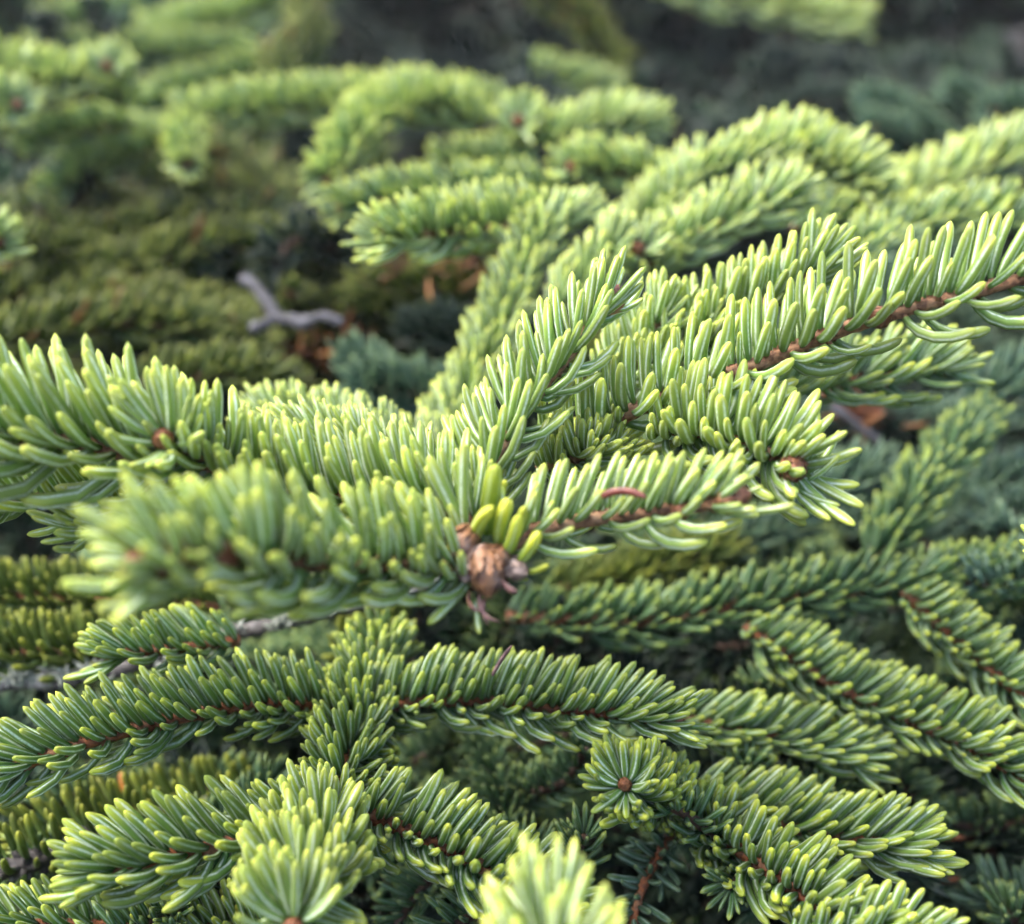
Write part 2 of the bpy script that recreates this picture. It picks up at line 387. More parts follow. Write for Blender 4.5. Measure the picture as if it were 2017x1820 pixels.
def branch(label, twigs, name='spruce_branch', group=GROUP, extra=()):
    """one branch: an Empty > twig > needle, bud.   extra: hand-set needles (base, tip, bend direction, width factor, age)"""
    r = random.Random(label)
    allp = [[P(*p) for p in t['pts']] for t in twigs]
    origin = allp[0][0].copy()
    root = thing(name, label, 'branch', origin, group)
    objs = []; rest = {}
    first = None
    for t, pts in zip(twigs, allp):
        rad = t['rad'] / 1000
        path, tot = smooth_path(pts, 0.0016 if t['det'] else 0.004)
        nd = grow(path, tot, t['L'] / 1000, t['dens'], r, rad=rad, **t['kw'])
        mt = t['bark'] or M_TWIG if t['bark'] or t['age'] in ('fresh', 'lime') else M_TWIGD
        o = bpy.data.objects.new('twig', twig_mesh(path, [(b, d) for _, _, b, d in nd] if t['det'] else [], rad, mt, r, origin, 9 if t['det'] else 6))
        link(o, root); first = first or o
        if t['bud']:
            T = (path[-1] - path[-4]).normalized()
            add_bud(o, origin, path[-1] - T * 0.0012, T, t['bud'] / 1000 * 1.25)
        for f, sz in t['side']:
            k = int(f * (len(path) - 1)); T = (path[k + 1] - path[k - 1]).normalized()
            q = (-FWD - T * (-FWD).dot(T)).normalized()
            add_bud(o, origin, path[k] + q * rad * 0.5, (q + T * 0.9 + ZUP * r.uniform(-.3, .2)).normalized(), sz / 1000)
        for m, b, _, _ in nd:
            if t['det']: objs.append((m, b, o, t['age']))
            else: rest.setdefault(t['age'], []).append((m, b))
    for b0, b1, bd, wk, age in extra:
        a = P(*b0); e = P(*b1); d = e - a; L = d.length; bd = (RGT * bd[0] + UPV * bd[1] - FWD * bd[2])
        bd = bd - d * (bd.dot(d) / d.length_squared)
        d0 = (d.normalized() - bd * 0.45).normalized(); d1 = (d.normalized() + bd * 0.6).normalized()
        objs.append((needle_matrix(a, d0, d1, L * 1.05, wk), bend_of(d0, d1, r), first, age))
    # the 300 that show largest are needles of their own, the rest one mass
    def rank(m):
        p = m.translation - CAM; z = p.dot(FWD); x = p.dot(RGT) / z * FPX; y = p.dot(UPV) / z * FPX
        return z + (10 if abs(x) > 1060 or abs(y) > 960 else 0)
    objs.sort(key=lambda q: rank(q[0]))
    for m, b, par, age in objs[:300]:
        o = bpy.data.objects.new('needle', needle_mesh(age, b, r.randrange(2))); link(o, par)
        o.matrix_basis = Matrix.Translation(-origin) @ m
    for m, b, par, age in objs[300:]: rest.setdefault(age, []).append((m, b))
    lo = all(t['lo'] for t in twigs)
    for age, lst in rest.items():
        o = bpy.data.objects.new('needles', joined_needles('needles', lst, NM[age], TPL_XLO if lo else TPL_LO, origin, r)); link(o, root)
        o['kind'] = 'stuff'
    return root, first, origin

# ------------------------------------------------------------------ setting: ground
def build_ground():
    n = 60; V = []; F = []
    xs = [math.copysign(abs(t) ** 3 * 300, t) for t in np.linspace(-1, 1, n)]
    r = random.Random(3)
    for y in xs:
        for x in xs: V.append((x, y + 0.8, 0.02 * r.uniform(-1, 1) + 0.02 * math.sin(x * 3) * math.cos(y * 2.3)))
    for j in range(n - 1):
        for i in range(n - 1): F.append((j * n + i, j * n + i + 1, (j + 1) * n + i + 1, (j + 1) * n + i))
    me = new_mesh('ground', np.array(V), np.arange(len(F)) * 4, np.full(len(F), 4), np.array(F).ravel(), None, None, (M_SOIL,))
    o = link(bpy.data.objects.new('ground', me)); o['kind'] = 'structure'; o['label'] = 'dark soil under the spruce branches'
build_ground()

# ------------------------------------------------------------------ the branches, each twig from base to tip
# central branch: four shoots that meet at an old resinous bud cluster
YEL = [((936, 1075, .2165), (935, 985, .209), (.25, .1, .3), 1.62, 'lime'), ((962, 1050, .222), (958, 915, .215), (.1, .0, .2), 1.56, 'lime'),
       ((985, 1075, .2165), (990, 995, .208), (.3, .3, .2), 1.62, 'lime'), ((992, 1090, .214), (1028, 1048, .206), (.0, .5, .3), 1.56, 'lime'),
       ((1020, 1105, .214), (1062, 1062, .207), (.0, .4, .3), 1.56, 'lime'), ((1010, 1060, .218), (1035, 1008, .211), (-.2, .3, .2), 1.43, 'lime'),
       ((1030, 1125, .215), (1080, 1125, .210), (.0, .5, .2), 1.37, 'lime'), ((985, 1010, .224), (985, 945, .219), (.1, .1, .2), 1.30, 'lime'),
       ((925, 1065, .219), (850, 900, .213), (.1, .15, .2), .9, 'fresh'), ((915, 1060, .218), (905, 880, .214), (.1, .15, .2), .85, 'fresh'),
       ((905, 1070, .217), (815, 975, .211), (.1, .2, .2), .9, 'fresh'), ((925, 1145, .214), (845, 1232, .209), (.2, .4, .2), 1.0, 'fresh'),
       ((938, 1180, .214), (942, 1245, .211), (.2, .2, .2), 1.0, 'fresh'), ((905, 1130, .214), (880, 1075, .211), (.2, .2, .2), .95, 'fresh'),
       ((900, 1135, .216), (840, 1155, .212), (.0, .5, .2), .9, 'mature'), ((1000, 1140, .219), (1040, 1150, .216), (.0, .5, .2), .9, 'mature')]
rootA, twA, orgA = branch('pale green branch forking at a resinous brown bud cluster into several shoots', [
    tw([(985, 1085, .219), (1060, 1045, .221), (1200, 1018, .221), (1340, 1003, .217), (1425, 985, .213)], L=12.6, dens=1.55, rad=1.6, bud=5.6, side=((.80, 4.2),), lean0=20, tk=.40, frontdrop=.45),
    tw([(930, 1120, .216), (800, 1110, .211), (620, 1108, .197), (470, 1095, .185), (395, 1088, .178)], L=16.5, dens=1.95, upk=.8, rad=1.6, bud=6.5, side=((.96, 7.0),), tk=.45, botdrop=.5),
    tw([(400, 1092, .179), (345, 1102, .176), (295, 1112, .173)], L=14.5, dens=1.7, rad=1.3, bud=5, side=((.85, 5.0),), tk=.5),
    tw([(935, 1010, .232), (985, 885, .238), (1060, 775, .243), (1130, 685, .247), (1190, 603, .250)], L=15.0, dens=1.75, rad=1.5, bud=6.0, lean0=26, tk=.36, upk=.80, frontdrop=.65),
    tw([(935, 1035, .226), (840, 985, .231), (690, 985, .233), (540, 965, .232), (430, 915, .228), (360, 880, .221), (325, 866, .214)], L=16.5, dens=2.3, rad=1.5, bud=3.6, lean0=16, tk=.22, fan=.6, upk=1.0, tuft=1.2, botdrop=.8),
    tw([(420, 912, .228), (300, 900, .226), (200, 880, .224), (90, 866, .221), (-60, 855, .217), (-200, 850, .213)], L=21, dens=2.0, rad=1.7, bud=5, lean0=18, tk=.30),
    tw([(900, 990, .246), (800, 915, .262), (690, 880, .272), (560, 850, .276)], L=11.0, dens=1.9, age='fresh', bud=3.5),
], extra=YEL)
add_bud(twA, orgA, P(952, 1078, .213), (P(965, 1190, .2095) - P(952, 1078, .213)).normalized(), .0100, BUD_RESIN)
add_bud(twA, orgA, P(925, 1045, .216), (P(893, 1100, .2095) - P(925, 1045, .216)).normalized(), .0080, BUD_RESIN)
add_bud(twA, orgA, P(930, 1095, .2135), (P(915, 1150, .2095) - P(930, 1095, .2135)).normalized(), .0065, BUD_GREY)
add_bud(twA, orgA, P(975, 1085, .214), (P(990, 1120, .2075) - P(975, 1085, .214)).normalized(), .0060, BUD_RESIN)
add_bud(twA, orgA, P(990, 1110, .214), (P(1045, 1135, .2105) - P(990, 1110, .214)).normalized(), .0062, BUD_GREY)
def scale_obj(parent, org, p0, p1, p2, wid):
    g = Geo(); a, b, c = P(*p0), P(*p1), P(*p2); pts = [a.lerp(b, t).lerp(b.lerp(c, t), t) for t in [i / 8 for i in range(9)]]
    g.tube(pts, [wid * (math.sin(math.pi * (0.12 + 0.80 * i / 8)) + .1) for i in range(9)], 6, ry=0.4)
    o = bpy.data.objects.new('bud_scale', g.mesh('bud_scale', M_SCALE, org)); link(o, parent)
scale_obj(twA, orgA, (945, 1170, .2105), (935, 1215, .209), (985, 1225, .208), .0010)
scale_obj(twA, orgA, (925, 1165, .2110), (915, 1195, .209), (945, 1205, .208), .0009)
scale_obj(twA, orgA, (985, 1140, .2105), (1000, 1165, .209), (1018, 1165, .208), .0009)
scale_obj(twA, orgA, (955, 1180, .2105), (945, 1200, .209), (962, 1232, .208), .0008)

# right-hand long shoot
branch('long pale green shoot with bare brown stem rising past the forked bud cluster', [
    tw([(1060, 905, .262), (1170, 850, .258), (1290, 790, .253), (1480, 722, .247), (1640, 655, .242), (1780, 612, .238), (1920, 575, .235), (2060, 535, .232), (2180, 505, .229)],
       L=16.4, dens=1.35, rad=1.75, bud=5, side=((.63, 5.2),), lean0=14, tk=.26, upk=.70, frontdrop=.5)])
branch('stubby needle tuft tucked under the long pale shoot', [
    tw([(1060, 915, .262), (1120, 905, .258), (1180, 880, .252)], L=9.8, dens=3.2, bud=3, upk=.9, tk=.1, tuft=.9),
    tw([(1150, 900, .262), (1215, 870, .257)], L=9.5, dens=3.2, bud=0, upk=.9, tk=.1, tuft=.7)])
branch('curved pale green sprig ending in a fat bare brown bud', [
    tw([(1290, 845, .252), (1370, 850, .246), (1460, 870, .240), (1530, 900, .235), (1566, 922, .231)], L=15.5, dens=2.5, rad=1.4, bud=0, lean0=12, tk=.08, upk=.85, tipfan=False, tuft=.3)],
    extra=[((1590, 930, .231), (1668, 862, .229), (-.3, .5, .1), .95, 'fresh'), ((1588, 915, .232), (1615, 815, .230), (-.2, .2, .1), .95, 'fresh'),
           ((1592, 945, .230), (1655, 900, .226), (-.1, .6, .1), .95, 'fresh'), ((1575, 965, .230), (1650, 1000, .227), (0, .5, .2), .95, 'fresh'),
           ((1550, 970, .229), (1565, 985, .222), (0, .3, .2), .9, 'mature'), ((1540, 920, .229), (1560, 865, .224), (.2, .2, .2), .95, 'fresh'),
           ((1590, 940, .232), (1660, 970, .229), (-.1, .6, .1), .9, 'fresh'), ((1585, 905, .233), (1640, 880, .232), (-.1, .6, .1), .9, 'fresh')])
rootE = [o for o in bpy.data.objects if o.get('label', '').startswith('curved pale green sprig')][0]
add_bud([c for c in rootE.children if c.name.startswith('twig')][0], rootE.location.copy(), P(1548, 912, .229), (P(1600, 950, .221) - P(1548, 912, .229)).normalized(), .0062)
branch('pale sprig standing behind the long shoot, needles tall and close', [
    tw([(1330, 690, .285), (1440, 630, .281), (1550, 575, .277), (1612, 520, .274)], L=15.2, dens=1.9, rad=1.5, bud=4.5, lean0=16, tk=.25, upk=.72)])
branch('pale sprig half hidden between the steep shoot and the long shoot', [
    tw([(1190, 760, .285), (1260, 690, .284), (1310, 610, .283)], L=13.0, dens=1.9, rad=1.4, bud=4, lean0=18, tk=.3, upk=.72),
    tw([(1250, 720, .283), (1330, 690, .281), (1400, 660, .279)], L=13.5, dens=1.8, rad=1.3, bud=0, lean0=14, tk=.2, upk=.75)])
branch('soft green sprig pointing away under the long shoot, tips fanned', [
    tw([(1480, 790, .30), (1600, 760, .302), (1740, 742, .303), (1860, 722, .304)], L=14.5, dens=1.6, age='mature', rad=1.6, bud=5, tk=.6)])
# left lower shoots
branch('green sprig under the tall needled shoot with drooping lower needles', [
    tw([(300, 960, .247), (180, 975, .244), (60, 985, .24), (-80, 990, .236)], L=13.5, dens=1.7, bud=4, age='fresh'),
    tw([(330, 1010, .245), (240, 1025, .238), (165, 1040, .232)], L=11.5, dens=2.0, bud=0, age='fresh', tk=.6)])
# front lower branch: axis towards the viewer with two pairs of side shoots
branch('green branch whose tufted axis carries two pairs of opposite side shoots', [
    tw([(760, 1250, .318), (735, 1330, .300), (705, 1420, .281), (670, 1530, .262), (640, 1600, .252)], L=14.0, dens=3.0, age='mature', rad=1.6, bud=0, upk=.95, tk=.05, lean0=8, rk=.42, tipfan=False),
    tw([(640, 1600, .252), (615, 1690, .234), (590, 1780, .215), (578, 1825, .205)], L=16.5, dens=3.0, age='fresh', rad=1.6, bud=3.5, upk=1.1, tk=.04, lean0=6, rk=.34, fan=.2, tuft=.5),
    tw([(700, 1400, .284), (600, 1388, .278), (480, 1392, .270), (340, 1418, .262), (200, 1455, .254), (80, 1495, .247), (-10, 1525, .242)], L=14.3, dens=2.0, age='mature', rad=1.6, bud=4, tk=.42, frontdrop=.25),
    tw([(720, 1395, .286), (830, 1382, .282), (960, 1382, .278), (1100, 1396, .272), (1220, 1408, .268), (1320, 1420, .264)], L=14.3, dens=2.0, age='mature', rad=1.5, bud=3.5, tk=.42),
    tw([(620, 1618, .247), (560, 1632, .244), (450, 1660, .239), (330, 1690, .235), (210, 1712, .231)], L=15, dens=1.9, age='mature', rad=1.6, bud=3.5, tk=.52, lean0=26),
    tw([(690, 1590, .254), (780, 1628, .25), (880, 1672, .246), (970, 1722, .241), (1060, 1790, .236), (1120, 1860, .231)], L=14, dens=2.0, age='mature', rad=1.5, bud=3.5, tk=.38),
])
branch('pale needle tuft thrusting straight up beside the tufted axis', [
    tw([(1100, 2190, .165), (1092, 2040, .171), (1084, 1890, .180), (1080, 1815, .186)], L=15.5, dens=2.8, rad=1.6, bud=0, upk=1.0, tk=.3)])
# knob and its neighbours
branch('round end-on needle rosette with a brown bud eye and fanned side shoots', [
    tw([(1345, 1590, .288), (1300, 1578, .272), (1262, 1562, .255), (1238, 1550, .243), (1230, 1545, .2385)], L=12.8, dens=2.9, age='mature', rad=1.4, bud=2.6, upk=.6, tk=.2, lean0=18, tuft=1.5, fan=.55),
    tw([(1345, 1590, .288), (1400, 1640, .272), (1480, 1690, .258), (1560, 1748, .247), (1630, 1800, .238), (1720, 1860, .229)], L=14.6, dens=2.15, age='mature', rad=1.6, bud=4, tk=.42, lean0=24),
    tw([(1360, 1560, .290), (1440, 1590, .284), (1560, 1630, .277), (1680, 1655, .271), (1790, 1668, .266)], L=15, dens=2.0, age='mature', rad=1.5, bud=3.5, tk=.6, lean0=28),
    tw([(1345, 1600, .288), (1300, 1680, .279), (1265, 1750, .272), (1240, 1850, .264)], L=9.0, dens=1.5, age='blue', rad=1.2, bud=0, upk=.35, tk=.3),
])
branch('flattened dull green spray beside the end-on rosette', [
    tw([(1330, 1410, .305), (1430, 1435, .300), (1560, 1462, .296), (1680, 1492, .292)], L=13.0, dens=1.75, age='mature', rad=1.4, bud=3.2, tk=.65, lean0=30)])
branch('bottom corner sprig with short upright lime tipped needles', [
    tw([(1560, 1885, .232), (1650, 1862, .229), (1740, 1850, .227), (1820, 1862, .224)], L=11.5, dens=1.9, age='mature', rad=1.4, bud=3)])
# right side, lower layers
branch('arching green shoot with rusty stem and dangling lower needles', [
    tw([(1470, 1235, .322), (1550, 1290, .315), (1640, 1350, .307), (1760, 1408, .299), (1880, 1455, .290), (2000, 1525, .281), (2100, 1600, .274)], L=14.0, dens=2.1, age='mature', rad=1.6, bud=4, side=((.35, 3.6), (.62, 3.6)), tk=.45, lean0=24)])
branch('short arching shoot with rusty stem above the longer arching one', [
    tw([(1780, 1165, .322), (1840, 1225, .316), (1910, 1285, .309), (1980, 1345, .302), (2080, 1420, .295)], L=12.4, dens=1.8, age='mature', rad=1.5, bud=4, tk=.45, lean0=24)])
branch('dark green older shoot lying flat, needle tips dotted yellow', [
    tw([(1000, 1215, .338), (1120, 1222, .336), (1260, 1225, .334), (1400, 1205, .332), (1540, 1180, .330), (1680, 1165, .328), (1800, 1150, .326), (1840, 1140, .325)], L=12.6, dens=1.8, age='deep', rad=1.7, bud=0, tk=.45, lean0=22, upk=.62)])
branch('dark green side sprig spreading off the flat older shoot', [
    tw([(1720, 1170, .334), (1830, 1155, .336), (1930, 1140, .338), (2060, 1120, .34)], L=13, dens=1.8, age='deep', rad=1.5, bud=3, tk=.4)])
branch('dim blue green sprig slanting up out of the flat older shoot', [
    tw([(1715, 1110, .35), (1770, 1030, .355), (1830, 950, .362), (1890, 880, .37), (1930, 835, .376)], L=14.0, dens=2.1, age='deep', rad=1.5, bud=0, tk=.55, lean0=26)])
branch('small pale sprig with a few stray tips beside the flat older shoot', [
    tw([(2165, 1120, .25), (2120, 1100, .247), (2085, 1085, .245)], L=11, dens=1.6, age='fresh', bud=3),
    ], group=None)
branch('green sprig above the lichen stick with splayed pale tips', [
    tw([(470, 1262, .290), (380, 1275, .284), (290, 1284, .278), (225, 1290, .274)], L=12.4, dens=1.7, age='mature', rad=1.4, bud=3, tk=.55, lean0=26)])
branch('yellow green older tuft behind the tufted axis', [
    tw([(790, 1130, .372), (760, 1190, .352), (745, 1260, .335)], L=12.5, dens=2.4, age='old', rad=1.5, bud=0, upk=.9, tk=.1),
    tw([(730, 1240, .345), (705, 1300, .33)], L=11.0, dens=2.6, age='old', rad=1.5, bud=0, upk=.9, tk=.1)])
branch('olive older shoot with upright needles at the lichen stick', [
    tw([(430, 1200, .345), (300, 1185, .34), (150, 1180, .336), (0, 1175, .332), (-120, 1170, .33)], L=12.4, dens=2.0, age='old', rad=1.5, bud=0, upk=.8, tk=.2)])
branch('olive shoot standing in a row just above the lichen stick', [
    tw([(330, 1300, .325), (200, 1290, .32), (90, 1285, .316), (-60, 1290, .312)], L=13, dens=2.0, age='old', rad=1.5, bud=0, upk=.8, tk=.2)])
branch('olive shoot with stiff upright needles under the side shoot', [
    tw([(520, 1560, .318), (400, 1590, .312), (280, 1620, .306), (180, 1640, .30), (60, 1650, .296)], L=14, dens=1.5, age='old', rad=2.2, bud=0, upk=.9, tk=.1, bark=M_DEADB)])
branch('bare brown stem with a few stiff upright olive needles', [
    tw([(230, 1640, .292), (120, 1680, .285), (40, 1705, .279), (-80, 1740, .272)], L=12.5, dens=1.0, age='old', rad=3.0, bud=0, upk=1.0, tk=.05, bark=M_DEADB)])
branch('low green sprig along the bottom under the splayed side shoot', [
    tw([(560, 1850, .265), (440, 1835, .262), (300, 1830, .259), (160, 1825, .256), (20, 1822, .253), (-80, 1825, .25)], L=12, dens=1.9, age='mature', rad=1.6, bud=3)])
branch('olive side twig leaning up from the low green sprig', [
    tw([(420, 1830, .272), (500, 1790, .272), (580, 1750, .271), (640, 1700, .271)], L=11.5, dens=1.6, age='old', rad=1.3, bud=0, tk=.5)])
branch('dim bluish sprig in the dark corner by the yellowing needles', [
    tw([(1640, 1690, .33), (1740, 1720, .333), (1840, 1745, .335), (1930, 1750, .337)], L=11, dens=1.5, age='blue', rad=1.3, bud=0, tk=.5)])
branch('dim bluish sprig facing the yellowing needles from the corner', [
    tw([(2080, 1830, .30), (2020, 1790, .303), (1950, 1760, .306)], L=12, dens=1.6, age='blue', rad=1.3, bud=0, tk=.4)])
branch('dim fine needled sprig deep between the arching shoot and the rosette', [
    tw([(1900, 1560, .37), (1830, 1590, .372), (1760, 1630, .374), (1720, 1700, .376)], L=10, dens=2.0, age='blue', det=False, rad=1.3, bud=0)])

# middle distance, out of focus
def soft(label, twigs): return branch(label, twigs, group='soft branches behind')
def soft_each(pairs):
    for lab, t in pairs: soft(lab, [t])
def st(pts, L=13.5, dens=2.0, age='fresh', bud=4.5, **kw): return tw(pts, L=L, dens=dens, age=age, det=False, bud=bud, **kw)
soft('tall yellow green column of needles climbing behind the steep shoot', [
    st([(830, 950, .33), (880, 860, .34), (935, 760, .35), (985, 650, .355), (1025, 550, .36), (1060, 470, .365), (1110, 430, .37), (1150, 425, .372)], L=13, dens=2.8, age='fresh', upk=.8, tk=.15),
    st([(1090, 620, .345), (1150, 560, .347), (1200, 500, .35), (1215, 470, .352)], L=12.5, dens=2.2)])
soft_each([
    ('yellow green tuft banked low behind the fork', st([(900, 905, .31), (850, 890, .318), (800, 880, .328)], L=11, dens=2.8, upk=.9, tk=.1, bud=0)),
    ('low yellow green sprig along the back of the fork spray', st([(780, 870, .30), (690, 850, .306), (600, 830, .312), (520, 815, .316)], L=11.5, dens=2.4, upk=.85, tk=.15, bud=0))])
soft('dim bluish tuft in the hollow beside the yellow green column', [
    st([(900, 780, .43), (820, 775, .425), (760, 770, .42), (720, 765, .41)], L=16, dens=2.2, age='blue', bud=0),
    st([(800, 790, .44), (730, 740, .44), (700, 710, .44)], L=15, dens=2.2, age='blue', bud=0)])
soft('pale sprig with an end-on bud eye and a long arm of even needles', [
    st([(1300, 540, .37), (1275, 515, .36), (1257, 492, .35)], L=13.5, dens=2.8, upk=.55, tk=.05, tuft=1.3, fan=.1),
    st([(1290, 505, .365), (1380, 460, .366), (1470, 420, .367), (1550, 388, .368)], L=15.5, dens=1.9, tk=.3)])
soft('pale sprig rising to a bud eye on the crest', [
    st([(1240, 470, .40), (1310, 400, .402), (1380, 350, .404), (1452, 315, .40)], L=15, dens=2.2, upk=.75, tk=.2)])
soft('pale bushy sprig curling down over the crest', [
    st([(1440, 330, .41), (1530, 305, .41), (1610, 315, .405), (1680, 352, .40), (1715, 375, .395)], L=17, dens=2.2, tk=.3)])
soft('small pale sprig with fanned end beside the crest', [
    st([(1330, 370, .45), (1250, 345, .445), (1180, 335, .44), (1130, 330, .43)], L=15, dens=2.2)])
soft('round pale knob with bud eye and a short arm beside it', [
    st([(1060, 290, .50), (1035, 262, .49), (1022, 240, .475)], L=15.5, dens=3.0, upk=.55, tk=.1, tuft=1.3, fan=.15),
    st([(1060, 290, .51), (1130, 258, .51), (1210, 240, .51), (1280, 238, .51)], L=15.5, dens=2.1)])
soft('pale sprig with blunt fanned end lying across the hollow', [
    st([(1090, 440, .375), (1000, 445, .37), (900, 455, .362), (820, 462, .355), (765, 468, .35)], L=15.5, dens=2.3, tk=.35)])
soft('green sprig mostly hidden behind the blunt fanned one', [
    st([(1130, 390, .44), (1000, 385, .44), (860, 390, .435), (740, 400, .43), (680, 410, .425)], L=14.5, dens=2.2, age='mature')])
soft('bright bushy tip drooping at the end of a bowed branch', [
    st([(960, 250, .53), (880, 215, .52), (800, 210, .505), (720, 255, .485), (670, 320, .465), (648, 352, .455)], L=17, dens=2.3, tk=.3)])
soft('dim green sprig inside the bow of the drooping tip', [
    st([(1060, 330, .56), (960, 325, .56), (880, 320, .56)], L=16, dens=2.0, age='mature')])
soft('yellow green branch stretching level to a blunt fanned end', [
    st([(1000, 215, .60), (860, 205, .595), (700, 205, .59), (560, 215, .575), (450, 222, .56), (390, 228, .55)], L=19, dens=2.1)])
soft('bright end hanging down from the level branch', [
    st([(400, 215, .58), (375, 255, .55), (365, 295, .52), (368, 322, .505)], L=15, dens=2.4, upk=.5)])
soft('pale branch arching in with a raised end knob', [
    st([(-120, 120, .56), (0, 140, .55), (100, 160, .545), (170, 150, .535)], L=18, dens=2.1),
    st([(240, 210, .56), (220, 160, .545), (212, 132, .53)], L=16, dens=2.8, upk=.6, tk=.1, tuft=1.2, fan=.15)])
soft('pale knob with bud eye low at the border of the hollow', [
    st([(-70, 250, .53), (-10, 225, .51), (32, 208, .495)], L=17, dens=2.4, upk=.6, tk=.1, tuft=1.2, fan=.15)])
soft_each([
    ('dull green sprig hanging lowest over the dark hollow', st([(300, 300, .62), (210, 320, .60), (150, 350, .58), (110, 375, .57)], L=17, dens=2.1, age='mature')),
    ('dull green sprig under the bud eye knob', st([(260, 250, .6), (160, 260, .585), (60, 280, .57)], L=16, dens=2.1, age='mature')),
    ('dull green sprig between the knob and the level branch', st([(420, 290, .63), (300, 280, .63), (180, 250, .63)], L=17, dens=2.1, age='mature'))])
soft('green tuft poking out over the dark hollow', [
    st([(-120, 470, .40), (-60, 475, .395), (-10, 478, .39)], L=15, dens=2.2)])
soft('tall pale sprig on the slope beyond the crest', [
    st([(1700, 440, .46), (1790, 390, .46), (1880, 350, .46), (1980, 320, .455), (2100, 300, .45)], L=19, dens=2.1)])
soft_each([
    ('green sprig below the curling bushy crest', st([(1560, 450, .40), (1650, 440, .40), (1740, 445, .40), (1800, 450, .40)], L=15, dens=2.1, age='mature')),
    ('green sprig filling the dip behind the long shoot', st([(1700, 470, .39), (1800, 455, .39), (1900, 440, .39), (2060, 430, .385)], L=15, dens=2.1, age='mature')),
    ('green sprig rising steeply behind the tall close needles', st([(1650, 560, .36), (1700, 500, .365), (1760, 470, .37)], L=14, dens=2.0, age='mature'))])
soft('blue green branch of four sprigs rising in the shade', [
    st([(1900, 330, .75), (1830, 270, .74), (1760, 225, .73), (1720, 205, .72)], L=20, dens=1.9, age='blue'),
    st([(2050, 290, .76), (1960, 230, .75), (1880, 185, .74)], L=20, dens=1.9, age='blue'),
    st([(1800, 300, .72), (1760, 270, .71), (1725, 255, .70)], L=19, dens=2.2, age='blue'),
    st([(2120, 250, .74), (2030, 225, .73), (1960, 222, .72)], L=20, dens=2.2, age='blue')])
soft('lit branch end jutting out of the dark at the top', [
    st([(1250, -60, .86), (1400, -10, .85), (1530, 15, .84), (1620, 35, .83), (1680, 45, .82)], L=26, dens=1.7)])
soft('far yellow green branch with blunt end high on the slope', [
    st([(620, -40, .88), (520, 15, .87), (420, 45, .86), (310, 60, .85)], L=24, dens=1.7)])
soft('far upright yellow green shoot on the dark edge', [
    st([(550, 175, .72), (560, 120, .74), (610, 80, .76), (610, 20, .78), (650, -40, .80)], L=22, dens=2.0, age='moss')])
soft('far hanging yellow green bough against the dark', [
    st([(1020, -60, .92), (1080, 0, .91), (1150, 45, .90), (1180, 100, .89), (1215, 120, .885)], L=24, dens=1.9, age='moss')])
soft_each([
    ('far dim bough level under the blunt yellow one', st([(520, 110, .84), (360, 110, .83), (200, 110, .82), (80, 105, .82)], L=22, dens=1.8, age='mature')),
    ('far dim bough slanting down to the pale knob', st([(640, 120, .80), (500, 150, .78), (340, 195, .76), (280, 215, .75)], L=21, dens=1.8, age='mature')),
    ('far dim bough at the upper slope', st([(300, 20, .95), (180, 40, .94), (60, 70, .93), (-60, 90, .92)], L=24, dens=1.8, age='mature')),
    ('highest far dim bough on the slope', st([(400, -60, 1.0), (250, -20, 1.0), (90, 10, 1.0)], L=24, dens=1.8, age='mature')),
    ('far dim bough above the round pale knob', st([(1000, 130, .85), (1100, 160, .85), (1200, 175, .85)], L=21, dens=1.8, age='mature'))])
soft_each([
    ('dim bluish sprig drooping into the dark hollow', st([(-160, 330, .66), (-60, 350, .65), (30, 375, .64), (90, 400, .635)], L=18, dens=2.2, age='blue')),
    ('dim mossy sprig under the drooping bluish one', st([(-160, 410, .64), (-60, 425, .63), (60, 440, .63), (150, 430, .63)], L=18, dens=2.2, age='moss'))])
# mossy old boughs of the hollow
soft('olive old bough running up to the grey stub', [
    st([(-120, 610, .50), (60, 580, .505), (220, 545, .51), (380, 500, .52), (520, 490, .53), (660, 470, .54)], L=18, dens=1.9, age='moss', upk=.55, tk=.5, bud=0),
    st([(100, 500, .56), (220, 480, .56), (340, 450, .565), (420, 440, .57)], L=18, dens=2.2, age='moss', upk=.55, tk=.5, bud=0)])
soft('broad mossy olive bough under the grey stub', [
    st([(-80, 700, .44), (80, 665, .45), (240, 640, .46), (380, 650, .465), (500, 690, .47)], L=17, dens=1.9, age='moss', upk=.55, tk=.5, bud=0),
    st([(60, 620, .48), (220, 610, .485), (360, 615, .49), (470, 640, .49)], L=17, dens=1.9, age='moss', upk=.55, tk=.5, bud=0)])
soft('yellowing low bough in front of the grey dead twig', [
    st([(260, 760, .41), (380, 745, .415), (480, 740, .42), (570, 760, .43)], L=14, dens=1.9, age='moss', upk=.6, tk=.4, bud=0)])
soft_each([
    ('dull olive sprig under the blunt fanned sprig', st([(1000, 590, .50), (900, 575, .50), (800, 570, .50), (720, 580, .50)], L=16, dens=2.0, age='moss', upk=.7, bud=0)),
    ('dark dull sprig below the rust brown needles', st([(980, 680, .47), (900, 660, .475), (820, 650, .48)], L=15, dens=1.9, age='dark', upk=.7, bud=0))])
soft('blue tinged sprig beside the fat bud', [
    st([(1560, 1010, .38), (1630, 970, .384), (1690, 940, .39), (1730, 925, .393)], L=14, dens=2.0, age='blue', bud=0)])
soft_each([
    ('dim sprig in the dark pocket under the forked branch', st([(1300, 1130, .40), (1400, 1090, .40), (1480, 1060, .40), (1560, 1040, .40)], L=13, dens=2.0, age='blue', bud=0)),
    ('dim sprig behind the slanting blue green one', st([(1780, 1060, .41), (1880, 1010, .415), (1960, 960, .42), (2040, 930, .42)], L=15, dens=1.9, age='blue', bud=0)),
    ('dim sprig beyond the soft green fanned tips', st([(1900, 800, .40), (1960, 770, .40), (2060, 740, .40)], L=16, dens=1.9, age='blue', bud=0))])
